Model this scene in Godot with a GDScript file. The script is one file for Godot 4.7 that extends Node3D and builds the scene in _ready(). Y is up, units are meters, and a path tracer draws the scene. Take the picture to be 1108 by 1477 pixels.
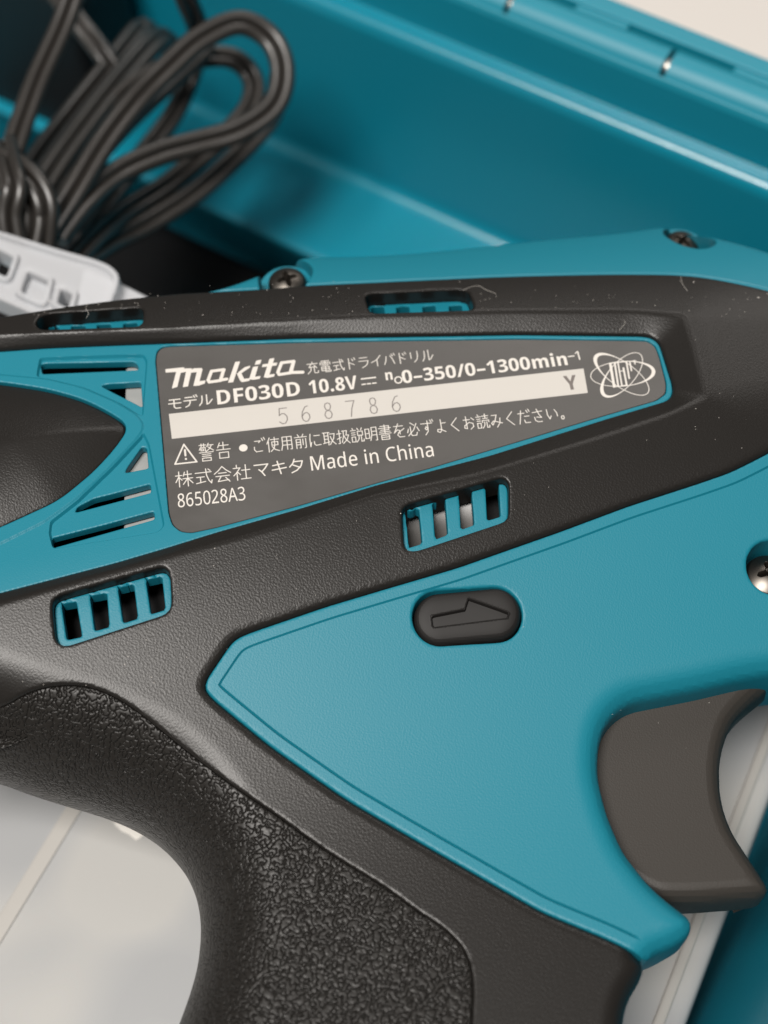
extends Node3D
# A cordless drill lying on its side in an open tool case, seen close up. Lengths below are millimetres
# (x to the right, d away from the viewer along the table, h up from the rating label); mm() makes metres of them.

const CASE_H := 88.0

func mm(x: float, h: float, d: float) -> Vector3:
	return Vector3(x, h + CASE_H, -d) * 0.001

func _ready() -> void:
	var cam := Camera3D.new()
	cam.name = "camera"
	var at := CamLook
	var tilt := deg_to_rad(30.0)
	var back := Vector3(0, cos(tilt), sin(tilt))
	cam.position = mm(at.x, at.y, at.z)
	cam.basis = Basis(Vector3.RIGHT, Vector3(0, sin(tilt), -cos(tilt)), back)
	cam.near = 0.01
	cam.far = 20.0
	var lens := CameraAttributesPhysical.new()
	lens.frustum_focal_length = 34.85
	lens.frustum_focus_distance = 0.151
	lens.exposure_aperture = 12.5
	lens.frustum_near = 0.01
	lens.frustum_far = 20.0
	cam.attributes = lens
	cam.fov = 38.0
	cam.current = true
	add_child(cam)
	var env := Environment.new()
	env.background_mode = Environment.BG_COLOR
	env.background_color = Color(0.60, 0.59, 0.58)
	env.background_energy_multiplier = 0.32
	env.tonemap_mode = Environment.TONE_MAPPER_LINEAR
	env.tonemap_exposure = 1.0
	env.sdfgi_enabled = true
	env.ssao_enabled = true
	env.ssil_enabled = true
	var we := WorldEnvironment.new()
	we.name = "surroundings"
	we.environment = env
	add_child(we)
	area_lamp("ceiling_panel_light", Vector3(-0.24, 1.12, 0.30), Vector3(0, 0.08, 0), Vector2(0.46, 0.34), 1.9, Color(1.0, 0.98, 0.957))
	area_lamp("ceiling_panel_light_001", Vector3(0.3, 1.05, -1.0), Vector3(0, 0.05, 0), Vector2(0.8, 0.4), 0.45, Color(1.0, 0.975, 0.95))
	make_materials()
	build_case()
	build_organizer()
	build_charger()
	build_cord()
	build_clip()
	build_drill()
	build_dust()

func area_lamp(called: String, at: Vector3, to: Vector3, size: Vector2, energy: float, tint: Color) -> void:
	var l := AreaLight3D.new()
	l.name = called
	l.area_size = size
	l.area_normalize_energy = true
	l.light_energy = energy
	l.light_color = tint
	l.shadow_enabled = true
	l.area_range = 6.0
	add_child(l)
	l.look_at_from_position(at, to, Vector3(0.3, 0, -1).normalized())

# ---------------------------------------------------------------- materials
var M := {}

func noise_map(size: int, seed_: int, freq: float, kind: int, octaves: int, ramp = null) -> NoiseTexture2D:
	var n := FastNoiseLite.new()
	n.seed = seed_
	n.frequency = freq
	n.noise_type = kind
	n.fractal_type = FastNoiseLite.FRACTAL_FBM if octaves > 1 else FastNoiseLite.FRACTAL_NONE
	n.fractal_octaves = octaves
	var t := NoiseTexture2D.new()
	t.width = size
	t.height = size
	t.seamless = true
	t.noise = n
	if ramp:
		t.color_ramp = ramp
	return t

func ramp(stops: Array) -> Gradient:
	var g := Gradient.new()
	var o := PackedFloat32Array()
	var c := PackedColorArray()
	for s in stops:
		o.append(s[0])
		c.append(s[1] if s[1] is Color else Color(s[1], s[1], s[1]))
	g.offsets = o
	g.colors = c
	return g

func lin(r: float, g: float, b: float) -> Color:
	return Color(r, g, b).linear_to_srgb()

func mat(key: String, color: Color, rough: float, spec := 0.5, metal := 0.0) -> StandardMaterial3D:
	var m := StandardMaterial3D.new()
	m.albedo_color = color
	m.roughness = rough
	m.metallic_specular = spec
	m.metallic = metal
	m.resource_name = key
	M[key] = m
	return m

func relief(m: StandardMaterial3D, tex: Texture2D, period_mm: float, depth_mm: float) -> void:
	m.uv1_triplanar = true
	m.uv1_triplanar_sharpness = 4.0
	m.uv1_scale = Vector3.ONE * (1000.0 / period_mm)
	m.heightmap_enabled = true
	m.heightmap_texture = tex
	m.heightmap_scale = depth_mm * 0.1

func make_materials() -> void:
	var grain := noise_map(512, 3, 0.06, FastNoiseLite.TYPE_SIMPLEX_SMOOTH, 3)
	var fine := noise_map(512, 8, 0.07, FastNoiseLite.TYPE_SIMPLEX_SMOOTH, 2)
	var worms := noise_map(1024, 21, 0.018, FastNoiseLite.TYPE_SIMPLEX_SMOOTH, 2, ramp([[0.0, 1.0], [0.30, 0.95], [0.42, 0.80], [0.47, 0.35], [0.49, 0.0], [0.51, 0.0], [0.53, 0.35], [0.58, 0.80], [0.70, 0.95], [1.0, 1.0]]))
	var cloud := noise_map(512, 5, 0.005, FastNoiseLite.TYPE_SIMPLEX_SMOOTH, 2, ramp([[0.25, lin(0.335, 0.34, 0.345)], [0.5, lin(0.37, 0.372, 0.37)], [0.75, lin(0.415, 0.41, 0.395)]]))
	var m := mat("rubber", lin(0.0135, 0.0122, 0.011), 0.33, 0.37)
	relief(m, grain, 9.0, 0.014)
	m = mat("grip", lin(0.0145, 0.0132, 0.0118), 0.36, 0.36)
	relief(m, worms, 1000.0, 0.18)
	m.uv1_triplanar = false
	m = mat("teal", lin(0.007, 0.166, 0.228), 0.46, 0.42)
	relief(m, fine, 9.0, 0.010)
	m = mat("teal_dark", lin(0.012, 0.19, 0.25), 0.45, 0.5)
	m = mat("trigger", lin(0.031, 0.027, 0.023), 0.52, 0.4)
	relief(m, fine, 9.0, 0.008)
	mat("button", lin(0.011, 0.010, 0.0095), 0.55, 0.35)
	mat("inside", lin(0.012, 0.012, 0.013), 0.6, 0.3)
	mat("steel", lin(0.11, 0.105, 0.10), 0.30, 0.5, 0.0)
	mat("pale_metal", lin(0.27, 0.275, 0.27), 0.45, 0.5)
	mat("screw", lin(0.13, 0.118, 0.105), 0.38, 0.5, 1.0)
	m = mat("case", lin(0.004, 0.192, 0.272), 0.26, 0.6)
	relief(m, fine, 14.0, 0.010)
	mat("case_matte", lin(0.005, 0.20, 0.275), 0.48, 0.5)
	mat("pin", lin(0.5, 0.46, 0.41), 0.38, 0.5, 1.0)
	mat("table", lin(0.60, 0.565, 0.53), 0.5, 0.5)
	m = mat("cord", lin(0.018, 0.0155, 0.0132), 0.38, 0.65)
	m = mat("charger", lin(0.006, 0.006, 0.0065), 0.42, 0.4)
	m = mat("clip", Color(lin(0.62, 0.63, 0.655), 0.66), 0.35, 0.5)
	m.transparency = BaseMaterial3D.TRANSPARENCY_ALPHA
	m.backlight_enabled = true
	m.backlight = Color(0.3, 0.3, 0.3)
	m = mat("organizer", Color.WHITE, 0.30, 0.5)
	m.albedo_texture = cloud
	m.uv1_triplanar = true
	m.uv1_scale = Vector3.ONE * (1000.0 / 70.0)
	mat("organizer_rib", lin(0.40, 0.385, 0.36), 0.4, 0.5)
	mat("paper", lin(0.80, 0.77, 0.72), 0.6, 0.3)
	mat("dust", lin(0.55, 0.52, 0.48), 0.9, 0.1)
	m = mat("label", Color.WHITE, 0.34, 0.5)
	m.albedo_texture = label_print()
	m.roughness = 0.46
	m.roughness_texture = noise_map(512, 41, 0.012, FastNoiseLite.TYPE_SIMPLEX_SMOOTH, 4, ramp([[0.2, 0.68], [0.8, 1.0]]))
	m.roughness_texture_channel = BaseMaterial3D.TEXTURE_CHANNEL_RED

# ---------------------------------------------------------------- nodes
var used := {}

func numbered(called: String) -> String:
	if not used.has(called):
		used[called] = 0
		return called
	used[called] += 1
	return "%s_%03d" % [called, used[called]]

func thing(called: String, label: String, category: String, group := "") -> Node3D:
	var o := Node3D.new()
	o.name = numbered(called)
	add_child(o)
	tag(o, label, category, group)
	return o

func tag(o: Node3D, label: String, category: String, group := "") -> void:
	o.set_meta("label", label)
	o.set_meta("category", category)
	if group != "":
		o.set_meta("group", group)

func put(called: String, mesh: Mesh, material: String, parent: Node) -> MeshInstance3D:
	var o := MeshInstance3D.new()
	o.name = called
	o.mesh = mesh
	o.material_override = M[material]
	parent.add_child(o, true)
	return o

# ---------------------------------------------------------------- flat outlines
func pv(a: Array) -> PackedVector2Array:
	var p := PackedVector2Array()
	for i in range(0, a.size(), 2):
		p.append(Vector2(a[i], a[i + 1]))
	return p

func rounded(p: PackedVector2Array, r: float, closed := true) -> PackedVector2Array:
	var out := PackedVector2Array()
	var n := p.size()
	for i in n:
		if not closed and (i == 0 or i == n - 1):
			out.append(p[i])
			continue
		var a := p[(i + n - 1) % n]
		var b := p[i]
		var c := p[(i + 1) % n]
		var la := minf(r, (a - b).length() * 0.49)
		var lc := minf(r, (c - b).length() * 0.49)
		var s := b + (a - b).normalized() * la
		var e := b + (c - b).normalized() * lc
		for k in 7:
			var t := k / 6.0
			out.append(s.lerp(b, t).lerp(b.lerp(e, t), t))
	return out

func circle(c: Vector2, r: float, n := 40) -> PackedVector2Array:
	var p := PackedVector2Array()
	for i in n:
		p.append(c + Vector2(cos(TAU * i / n), sin(TAU * i / n)) * r)
	return p

func minus(polys: Array, cut: PackedVector2Array) -> Array:
	# even-odd region: outer outlines, then holes that lie wholly inside
	var out := []
	for p in polys:
		for q in Geometry2D.clip_polygons(p, cut):
			out.append(q)
	return out

# ---------------------------------------------------------------- relief pieces
# A piece is a region of the plane lifted to a height function; its mesh lines follow the outline and the given contours.
var gx := 0.0
var gd := 0.0
var gs := 0.4
var gnx := 0
var gny := 0

func distance_field(lines: Array, closed: bool, cutoff: float) -> PackedFloat32Array:
	var f := PackedFloat32Array()
	f.resize(gnx * gny)
	f.fill(cutoff * cutoff)
	for line in lines:
		var n: int = line.size()
		for i in (n if closed else n - 1):
			var a: Vector2 = line[i]
			var b: Vector2 = line[(i + 1) % n]
			var parts := maxi(1, int(ceil((b - a).length() / maxf(2.0, cutoff * 0.6))))
			for k in parts:
				var p := a.lerp(b, float(k) / parts)
				var q := a.lerp(b, float(k + 1) / parts)
				var v := q - p
				var vv := maxf(v.length_squared(), 1e-12)
				var i0 := maxi(0, int((minf(p.x, q.x) - cutoff - gx) / gs))
				var i1 := mini(gnx - 1, int((maxf(p.x, q.x) + cutoff - gx) / gs) + 1)
				var j0 := maxi(0, int((minf(p.y, q.y) - cutoff - gd) / gs))
				var j1 := mini(gny - 1, int((maxf(p.y, q.y) + cutoff - gd) / gs) + 1)
				for j in range(j0, j1 + 1):
					var wy := gd + j * gs - p.y
					var at := j * gnx
					for ii in range(i0, i1 + 1):
						var wx := gx + ii * gs - p.x
						var t := clampf((wx * v.x + wy * v.y) / vv, 0.0, 1.0)
						var ex := wx - t * v.x
						var ey := wy - t * v.y
						var dd := ex * ex + ey * ey
						if dd < f[at + ii]:
							f[at + ii] = dd
	for i in f.size():
		f[i] = sqrt(f[i])
	if closed:
		for j in gny:
			var y := gd + j * gs + 1.7e-5
			var xs := []
			for line in lines:
				var n: int = line.size()
				for i in n:
					var a: Vector2 = line[i]
					var b: Vector2 = line[(i + 1) % n]
					if (a.y > y) != (b.y > y):
						xs.append(a.x + (y - a.y) / (b.y - a.y) * (b.x - a.x))
			xs.sort()
			var k := 0
			for i in gnx:
				var x := gx + i * gs
				while k < xs.size() and xs[k] < x:
					k += 1
				if k % 2 == 0:
					f[j * gnx + i] = -f[j * gnx + i]
	return f

func cut(poly: Array, k: int, level: float, above: bool) -> Array:
	var out := []
	var n := poly.size()
	for i in n:
		var a: PackedFloat32Array = poly[i]
		var b: PackedFloat32Array = poly[(i + 1) % n]
		var fa := a[k] - level
		var fb := b[k] - level
		if not above:
			fa = -fa
			fb = -fb
		if fa >= -2e-6:
			out.append(a)
		if (fa > 2e-6 and fb < -2e-6) or (fa < -2e-6 and fb > 2e-6):
			var lo := a
			var hi := b
			if a[k] > b[k]:
				lo = b
				hi = a
			var t := (level - lo[k]) / (hi[k] - lo[k])
			var c := PackedFloat32Array()
			c.resize(a.size())
			for q in a.size():
				c[q] = lerpf(lo[q], hi[q], t)
			c[k] = level
			out.append(c)
	return out

var pool := {}
var pos := PackedVector3Array()
var flat := PackedVector2Array()
var tris := PackedInt32Array()
var rims := PackedInt32Array()

func vertex(v: PackedFloat32Array, height: Callable) -> int:
	var key := Vector2i(roundi(v[0] * 4000.0), roundi(v[1] * 4000.0))
	if pool.has(key):
		return pool[key]
	pool[key] = pos.size()
	var h: float = height.call(v[0], v[1], v)
	pos.append(mm(v[0], h, v[1]))
	flat.append(Vector2(v[0], v[1]))
	return pos.size() - 1

# region: outlines (even-odd); fields: [lines, closed, cutoff] from 1 on; contours: [field, level]; skirt: [inset, drop] rings
func piece(region: Array, step: float, fields: Array, contours: Array, height: Callable, skirt: Array, cutoff0 := 3.0, uv := Rect2(), unroll := PackedVector2Array()) -> ArrayMesh:
	var lo := Vector2(1e9, 1e9)
	var hi := -lo
	for p in region:
		for q in p:
			lo = lo.min(q)
			hi = hi.max(q)
	gs = step
	gx = lo.x - 1.37 * step
	gd = lo.y - 1.61 * step
	gnx = int((hi.x - gx) / step) + 3
	gny = int((hi.y - gd) / step) + 3
	var F := [distance_field(region, true, cutoff0)]
	for f in fields:
		var one := distance_field(f[0], f[1], f[2])
		if not f[1]:   # an open line along the outline: negative beyond it
			for i in one.size():
				if F[0][i] < 0.0 and absf(one[i] + F[0][i]) < 0.002:
					one[i] = -one[i]
		F.append(one)
	var nf := F.size()
	pool.clear()
	pos = PackedVector3Array()
	flat = PackedVector2Array()
	tris = PackedInt32Array()
	rims = PackedInt32Array()
	var f0: PackedFloat32Array = F[0]
	var marks := []
	for c in contours:
		marks.append([int(c[0]) + 2, float(c[1])])
	for j in gny - 1:
		for i in gnx - 1:
			var q := [j * gnx + i, j * gnx + i + 1, (j + 1) * gnx + i + 1, (j + 1) * gnx + i]
			if f0[q[0]] < 0.0 and f0[q[1]] < 0.0 and f0[q[2]] < 0.0 and f0[q[3]] < 0.0:
				continue
			var vs := []
			for k in 4:
				var v := PackedFloat32Array()
				v.resize(2 + nf)
				v[0] = gx + (i + (1 if k == 1 or k == 2 else 0)) * gs
				v[1] = gd + (j + (1 if k >= 2 else 0)) * gs
				for m in nf:
					v[2 + m] = F[m][q[k]]
				vs.append(v)
			var halves := [[vs[0], vs[1], vs[2]], [vs[0], vs[2], vs[3]]] if (i + j) % 2 == 0 else [[vs[0], vs[1], vs[3]], [vs[1], vs[2], vs[3]]]
			for tri in halves:
				var polys := [tri]
				var least := minf(tri[0][2], minf(tri[1][2], tri[2][2]))
				if least < 0.0:
					if maxf(tri[0][2], maxf(tri[1][2], tri[2][2])) <= 0.0:
						continue
					polys = [cut(tri, 2, 0.0, true)]
				for mk in marks:
					var k: int = mk[0]
					var level: float = mk[1]
					var a: float = minf(tri[0][k], minf(tri[1][k], tri[2][k]))
					var b: float = maxf(tri[0][k], maxf(tri[1][k], tri[2][k]))
					if level <= a + 1e-6 or level >= b - 1e-6:
						continue
					var next := []
					for p in polys:
						var up := cut(p, k, level, true)
						var down := cut(p, k, level, false)
						if up.size() > 2:
							next.append(up)
						if down.size() > 2:
							next.append(down)
					polys = next
				for p in polys:
					if p.size() < 3:
						continue
					var ids := []
					for v in p:
						ids.append(vertex(v, height))
					for k in range(1, ids.size() - 1):
						if ids[0] != ids[k] and ids[k] != ids[k + 1] and ids[0] != ids[k + 1]:
							tris.append_array([ids[0], ids[k], ids[k + 1]])
					if least < 0.0:
						for k in p.size():
							var k2: int = (k + 1) % p.size()
							if absf(p[k][2]) < 3e-6 and absf(p[k2][2]) < 3e-6 and ids[k] != ids[k2]:
								rims.append_array([ids[k], ids[k2]])
	if unroll.size():
		unrolled(unroll)
	if skirt.size():
		add_skirt(skirt)
	return shaded(uv)

func unrolled(line: PackedVector2Array) -> void:
	# flat texture coordinates laid out along the rounded edge: 9 mm across, 11 mm down
	var push := PackedVector2Array()
	push.resize(flat.size())
	var arc := PackedFloat32Array()
	var length := 0.0
	for i in 91:
		var k0 := maxf(0.0, (i - 1) / 90.0)
		var k1 := i / 90.0
		length += Vector2((k1 - k0) * 9.0, 11.0 * (sqrt(1.0 - k0 * k0) - sqrt(maxf(0.0, 1.0 - k1 * k1)))).length()
		arc.append(length)
	for v in flat.size():
		var best := 9.0
		var foot := Vector2.ZERO
		for i in line.size() - 1:
			var q := Geometry2D.get_closest_point_to_segment(flat[v], line[i], line[i + 1])
			var s := q.distance_to(flat[v])
			if s < best:
				best = s
				foot = q
		if best < 9.0:
			var k := (9.0 - best) / 9.0 * 90.0
			var along: float = lerpf(arc[int(k)], arc[mini(int(k) + 1, 90)], k - int(k))
			var out := (foot - flat[v]).normalized() if best > 0.01 else Vector2.ZERO
			push[v] = out * (along - (9.0 - best))
			if best <= 0.01:
				push[v] = Vector2(0.0, -1.0) * (along - 9.0)
	for v in flat.size():
		flat[v] += push[v]

func add_skirt(rings: Array) -> void:
	var inward := {}
	for e in range(0, rims.size(), 2):
		var a := flat[rims[e]]
		var b := flat[rims[e + 1]]
		var n := (b - a).orthogonal() * -1.0   # left of a counter-clockwise edge
		n = Vector2(-(b - a).y, (b - a).x)
		inward[rims[e]] = inward.get(rims[e], Vector2.ZERO) + n
		inward[rims[e + 1]] = inward.get(rims[e + 1], Vector2.ZERO) + n
	var before := {}
	for id in inward:
		before[id] = id
	for ring in rings:
		var now := {}
		for id in inward:
			var n: Vector2 = inward[id].normalized() * float(ring[0])
			now[id] = pos.size()
			pos.append(pos[id] + Vector3(n.x, -float(ring[1]), -n.y) * 0.001)
			flat.append(flat[id] - inward[id].normalized() * (float(ring[1]) + float(ring[0])))
		for e in range(0, rims.size(), 2):
			var a := rims[e]
			var b := rims[e + 1]
			tris.append_array([before[a], now[a], now[b], before[a], now[b], before[b]])
		before = now

func shaded(uv := Rect2(), crease := 0.78) -> ArrayMesh:
	var nt := tris.size() / 3
	var fn := PackedVector3Array()
	fn.resize(nt)
	var count := PackedInt32Array()
	count.resize(pos.size() + 1)
	for t in nt:
		var a := pos[tris[3 * t]]
		fn[t] = (pos[tris[3 * t + 1]] - a).cross(pos[tris[3 * t + 2]] - a) * 1e6
		for k in 3:
			count[tris[3 * t + k] + 1] += 1
	for i in pos.size():
		count[i + 1] += count[i]
	var fill := count.duplicate()
	var around := PackedInt32Array()
	around.resize(nt * 3)
	for t in nt:
		for k in 3:
			var v := tris[3 * t + k]
			around[fill[v]] = t
			fill[v] += 1
	var V := PackedVector3Array()
	var N := PackedVector3Array()
	var U := PackedVector2Array()
	V.resize(nt * 3)
	N.resize(nt * 3)
	if uv.size.x > 0.0:
		U.resize(nt * 3)
	var unit := PackedVector3Array()
	unit.resize(nt)
	for t in nt:
		unit[t] = fn[t].normalized()
	for t in nt:
		for k in 3:
			var v := tris[3 * t + k]
			var n := Vector3.ZERO
			var sliver := fn[t].length_squared() < 1e-7
			for e in range(count[v], count[v + 1]):
				var o := around[e]
				if sliver or unit[o].dot(unit[t]) > crease:
					n += fn[o]
			var at: int = 3 * t + [0, 2, 1][k]
			V[at] = pos[v]
			N[at] = n.normalized() if n.length_squared() > 0.0 else unit[t]
			if uv.size.x > 0.0:
				U[at] = Vector2((flat[v].x - uv.position.x) / uv.size.x, (uv.position.y - flat[v].y) / uv.size.y)
	var arrays := []
	arrays.resize(Mesh.ARRAY_MAX)
	arrays[Mesh.ARRAY_VERTEX] = V
	arrays[Mesh.ARRAY_NORMAL] = N
	if uv.size.x > 0.0:
		arrays[Mesh.ARRAY_TEX_UV] = U
	var mesh := ArrayMesh.new()
	mesh.add_surface_from_arrays(Mesh.PRIMITIVE_TRIANGLES, arrays)
	return mesh

func fresh() -> void:
	pos = PackedVector3Array()
	flat = PackedVector2Array()
	tris = PackedInt32Array()

func quad(a: int, b: int, c: int, d: int) -> void:
	tris.append_array([a, b, c, a, c, d])

# a tube of the given radii along points already in metres
func add_tube(path: PackedVector3Array, r: float, sides := 12, capped := true) -> void:
	var n := path.size()
	var first := pos.size()
	var ref := Vector3.UP
	var tangent := (path[1] - path[0]).normalized()
	if absf(tangent.dot(ref)) > 0.9:
		ref = Vector3.RIGHT
	var side := tangent.cross(ref).normalized()
	for i in n:
		var t := (path[mini(i + 1, n - 1)] - path[maxi(i - 1, 0)]).normalized()
		side = (side - t * side.dot(t)).normalized()
		var up := side.cross(t)
		for k in sides:
			var a := TAU * k / sides
			pos.append(path[i] + (side * cos(a) + up * sin(a)) * r)
			flat.append(Vector2.ZERO)
	for i in n - 1:
		for k in sides:
			var a := first + i * sides + k
			var b := first + i * sides + (k + 1) % sides
			quad(a, a + sides, b + sides, b)
	if capped:
		for e in [0, n - 1]:
			var c := pos.size()
			pos.append(path[e])
			flat.append(Vector2.ZERO)
			for k in sides:
				var a: int = first + e * sides + k
				var b: int = first + e * sides + (k + 1) % sides
				if e == 0:
					tris.append_array([c, a, b])
				else:
					tris.append_array([c, b, a])

func spline(p: PackedVector3Array, per := 8) -> PackedVector3Array:
	var out := PackedVector3Array()
	for i in p.size() - 1:
		var a := p[maxi(i - 1, 0)]
		var b := p[i]
		var c := p[i + 1]
		var d := p[mini(i + 2, p.size() - 1)]
		for k in per:
			out.append(b.cubic_interpolate(c, a, d, float(k) / per))
	out.append(p[p.size() - 1])
	return out

# ---------------------------------------------------------------- the case
# case axes: e along the rear wall, n towards it
func cs(e: float, n: float, h: float) -> Vector3:
	return mm(e * 0.8616 + n * 0.5075, h, -e * 0.5075 + n * 0.8616)

func profile_mesh(p: PackedVector2Array, e0: float, e1: float, capped := false) -> ArrayMesh:
	fresh()
	var n := p.size()
	for s in [e0, e1]:
		for q in p:
			pos.append(cs(s, q.x, q.y))
			flat.append(Vector2.ZERO)
	for i in n - 1:
		quad(i, i + 1, n + i + 1, n + i)
	if capped:
		var ids := Geometry2D.triangulate_polygon(p)
		for i in range(0, ids.size(), 3):
			tris.append_array([ids[i], ids[i + 1], ids[i + 2]])
			tris.append_array([n + ids[i], n + ids[i + 2], n + ids[i + 1]])
	return shaded()

func bar_mesh(e0: float, e1: float, n0: float, n1: float, h0: float, h1: float, r := 0.6) -> ArrayMesh:
	# a box in the case's axes with rounded long and short edges
	fresh()
	var rings := []
	for lvl in [[h0, 0.0], [h1 - r, 0.0], [h1 - r * 0.4, r * 0.12], [h1 - r * 0.12, r * 0.4], [h1, r]]:
		var ring := []
		var ins: float = lvl[1]
		var rc := maxf(r - ins, 0.05)
		for corner in [[e1 - ins - rc, n1 - ins - rc, 0.0], [e0 + ins + rc, n1 - ins - rc, 0.25], [e0 + ins + rc, n0 + ins + rc, 0.5], [e1 - ins - rc, n0 + ins + rc, 0.75]]:
			for k in 5:
				var a: float = TAU * (corner[2] + k / 16.0)
				ring.append(pos.size())
				pos.append(cs(corner[0] + cos(a) * rc, corner[1] + sin(a) * rc, lvl[0]))
				flat.append(Vector2.ZERO)
		rings.append(ring)
	for i in rings.size() - 1:
		for k in 20:
			var k2 := (k + 1) % 20
			quad(rings[i][k], rings[i][k2], rings[i + 1][k2], rings[i + 1][k])
	var top: Array = rings[rings.size() - 1]
	for k in range(1, 19):
		tris.append_array([top[0], top[k], top[k + 1]])
	return shaded()

func build_case() -> void:
	var table := put("table", bar_mesh(-420, 420, -420, 420, -108, -88, 1.0), "table", self)
	table.set_meta("kind", "structure")
	tag(table, "off-white table top beyond the rim of the teal case", "table")
	var c := thing("tool_case", "open teal plastic tool case around and behind the drill", "tool case")
	var wall := rounded(pv([62.0, -84, 51.6, -56.5, 51.6, -55, 69.6, -55, 70.2, -22.3, 72.9, -21.85, 73.1, -21.8, 73.12, -21.5, 73.6, -15.2]), 2.2, false)  # undercut below the shelf edge is shaped to put that face in shade
	put("hinge_wall", profile_mesh(wall, -190, 150), "case", c)
	var rim := rounded(pv([73.6, -15.2, 73.9, -14.2, 74.4, -14.2, 74.8, -15.6, 75.4, -17.6, 84.6, -17.8, 85.2, -18.4, 85.6, -88]), 0.4, false)
	put("rim", profile_mesh(rim, -190, 150), "case_matte", c)
	put("floor", profile_mesh(pv([-150, -84, 62.2, -84]), -190, 150), "case", c)
	fresh()
	for p in [[54.0, -84.0], [55.0, -43.0], [67.0, -10.0], [71.0, -9.8], [71.4, -88.0]]:
		for n in [-190.0, 71.0]:
			pos.append(cs(p[0], n, p[1]))
			flat.append(Vector2.ZERO)
	for i in 4:
		quad(2 * i, 2 * i + 1, 2 * i + 3, 2 * i + 2)
	put("end_wall", shaded(), "case", c)
	# hinge: barrel segments between gaps, the pin seen in each gap
	var cuts := [-150.0, -52.3, -28.1, -3.9, 20.3, 44.5, 68.7, 130.0]
	for i in cuts.size() - 1:
		fresh()
		add_tube(PackedVector3Array([cs(cuts[i] + 0.4, 77.3, -15.9), cs(cuts[i + 1] - 0.4, 77.3, -15.9)]), 0.0031, 28)
		put("hinge_knuckle", shaded(), "case_matte", c)
	fresh()
	add_tube(PackedVector3Array([cs(-150, 77.3, -15.2), cs(130, 77.3, -15.4)]), 0.0013, 16)
	put("hinge_pin", shaded(), "pin", c)
	put("lid_edge", bar_mesh(-150, 130, 81.6, 84.8, -18, -14.2, 0.6), "case_matte", c)
	var from := -150.0
	for k in range(-3, 6):
		var gap := -28.1 + 24.2 * k
		put("hinge_block", bar_mesh(from, gap - 8.0, 78.6, 81.59, -18, -14.5, 0.3), "case_matte", c)
		from = gap + 8.0

func build_organizer() -> void:
	var o := thing("storage_box", "frosted translucent plastic storage box under the drill handle", "storage box")
	# it lies a little askew in the case
	var pivot := cs(51.3, -3.6, -39.6)
	o.rotation.y = deg_to_rad(4.5)
	o.position = pivot - o.basis * pivot
	put("box_body", bar_mesh(-70, 51.2, -130, 13, -84, -39.6, 1.6), "organizer", o)
	put("rib", bar_mesh(47.6, 48.9, -129, 12, -40, -39.1, 0.4), "organizer_rib", o)
	put("rib", bar_mesh(-24.1, -22.2, -129, 12, -40, -39.35, 0.2), "organizer_rib", o)
	fresh()
	var scrap := ScrapOutline
	var m := piece([scrap], 0.3, [], [], func(_x, _d, _v): return -39.42, [[0.0, 0.15]])
	tag(put("paper_scrap", m, "paper", self), "small torn white paper scrap on the frosted box, beside the grip", "paper scrap")

func build_charger() -> void:
	var o := thing("charger", "black plastic charger behind the coiled cord, with an added black block darkening the deep compartment", "charger")
	put("housing", bar_mesh(-170, -90, 53.5, 68, -54.9, -24, 3.0), "charger", o)
	put("added_dark_block", bar_mesh(-125, -24, 14, 53, -83.8, -66, 3.0), "charger", o)  # black block added to make the deep compartment read dark
	put("base_foot", bar_mesh(-168, -99, 54.5, 67, -55, -54.0, 0.4), "charger", o)

func twin(called: String, pts: Array, r: float, parent: Node, gap := 0.97) -> void:
	# flat two-core lead: two round cores side by side, joined along their length
	var p := PackedVector3Array()
	for i in range(0, pts.size(), 3):
		p.append(mm(pts[i], pts[i + 2], pts[i + 1]))
	p = spline(p, 8)
	fresh()
	for s in [-1.0, 1.0]:
		var q := PackedVector3Array()
		for i in p.size():
			var t := (p[mini(i + 1, p.size() - 1)] - p[maxi(i - 1, 0)]).normalized()
			var side := t.cross(Vector3(0, 0.87, 0.5)).normalized()
			q.append(p[i] + side * s * r * gap * 0.001)
		add_tube(q, r * 0.001, 12)
	put(called, shaded(), "cord", parent)

func build_cord() -> void:
	var o := thing("power_cable", "bundled black two-core power cord coiled behind the drill", "cable")
	for c in CordPaths:
		twin("cord_strand", c[1], c[0], o)

func build_clip() -> void:
	var o := thing("plastic_clip", "white translucent plastic clip with square slots beside the cord", "clip")
	var body := rounded(ClipOutline, 1.8)
	var region := [body]
	for h in ClipHoles:
		region = minus(region, rounded(h, 0.15))
	var plane := func(x, d, v):
		var h: float = ClipPlane + 0.05 * (d - 50.0)
		h -= 0.6 * smoothstep(0.7, 0.9, v[2])
		if v[2] < 0.35:
			h -= 0.35 - sqrt(maxf(0.0, 0.1225 - (0.35 - v[2]) * (0.35 - v[2])))
		return h
	put("plate", piece(region, 0.35, [], [[0, 0.12], [0, 0.35], [0, 0.7], [0, 0.9]], plane, [[0.0, 2.6]]), "clip", o)
	var arm := func(_x, _d, v):
		return ClipPlane - 3.5 - (0.3 - minf(v[2], 0.3))
	put("arm", piece([rounded(ClipArm, 0.8)], 0.4, [], [[0, 0.3]], arm, [[0.0, 2.0]]), "clip", o)
	var slot_floor := func(_x, _d, _v): return ClipPlane - 2.4
	put("slot_floor", piece([ClipHoles[1]], 0.5, [], [], slot_floor, [[0.0, 0.4]]), "clip", o)

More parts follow.
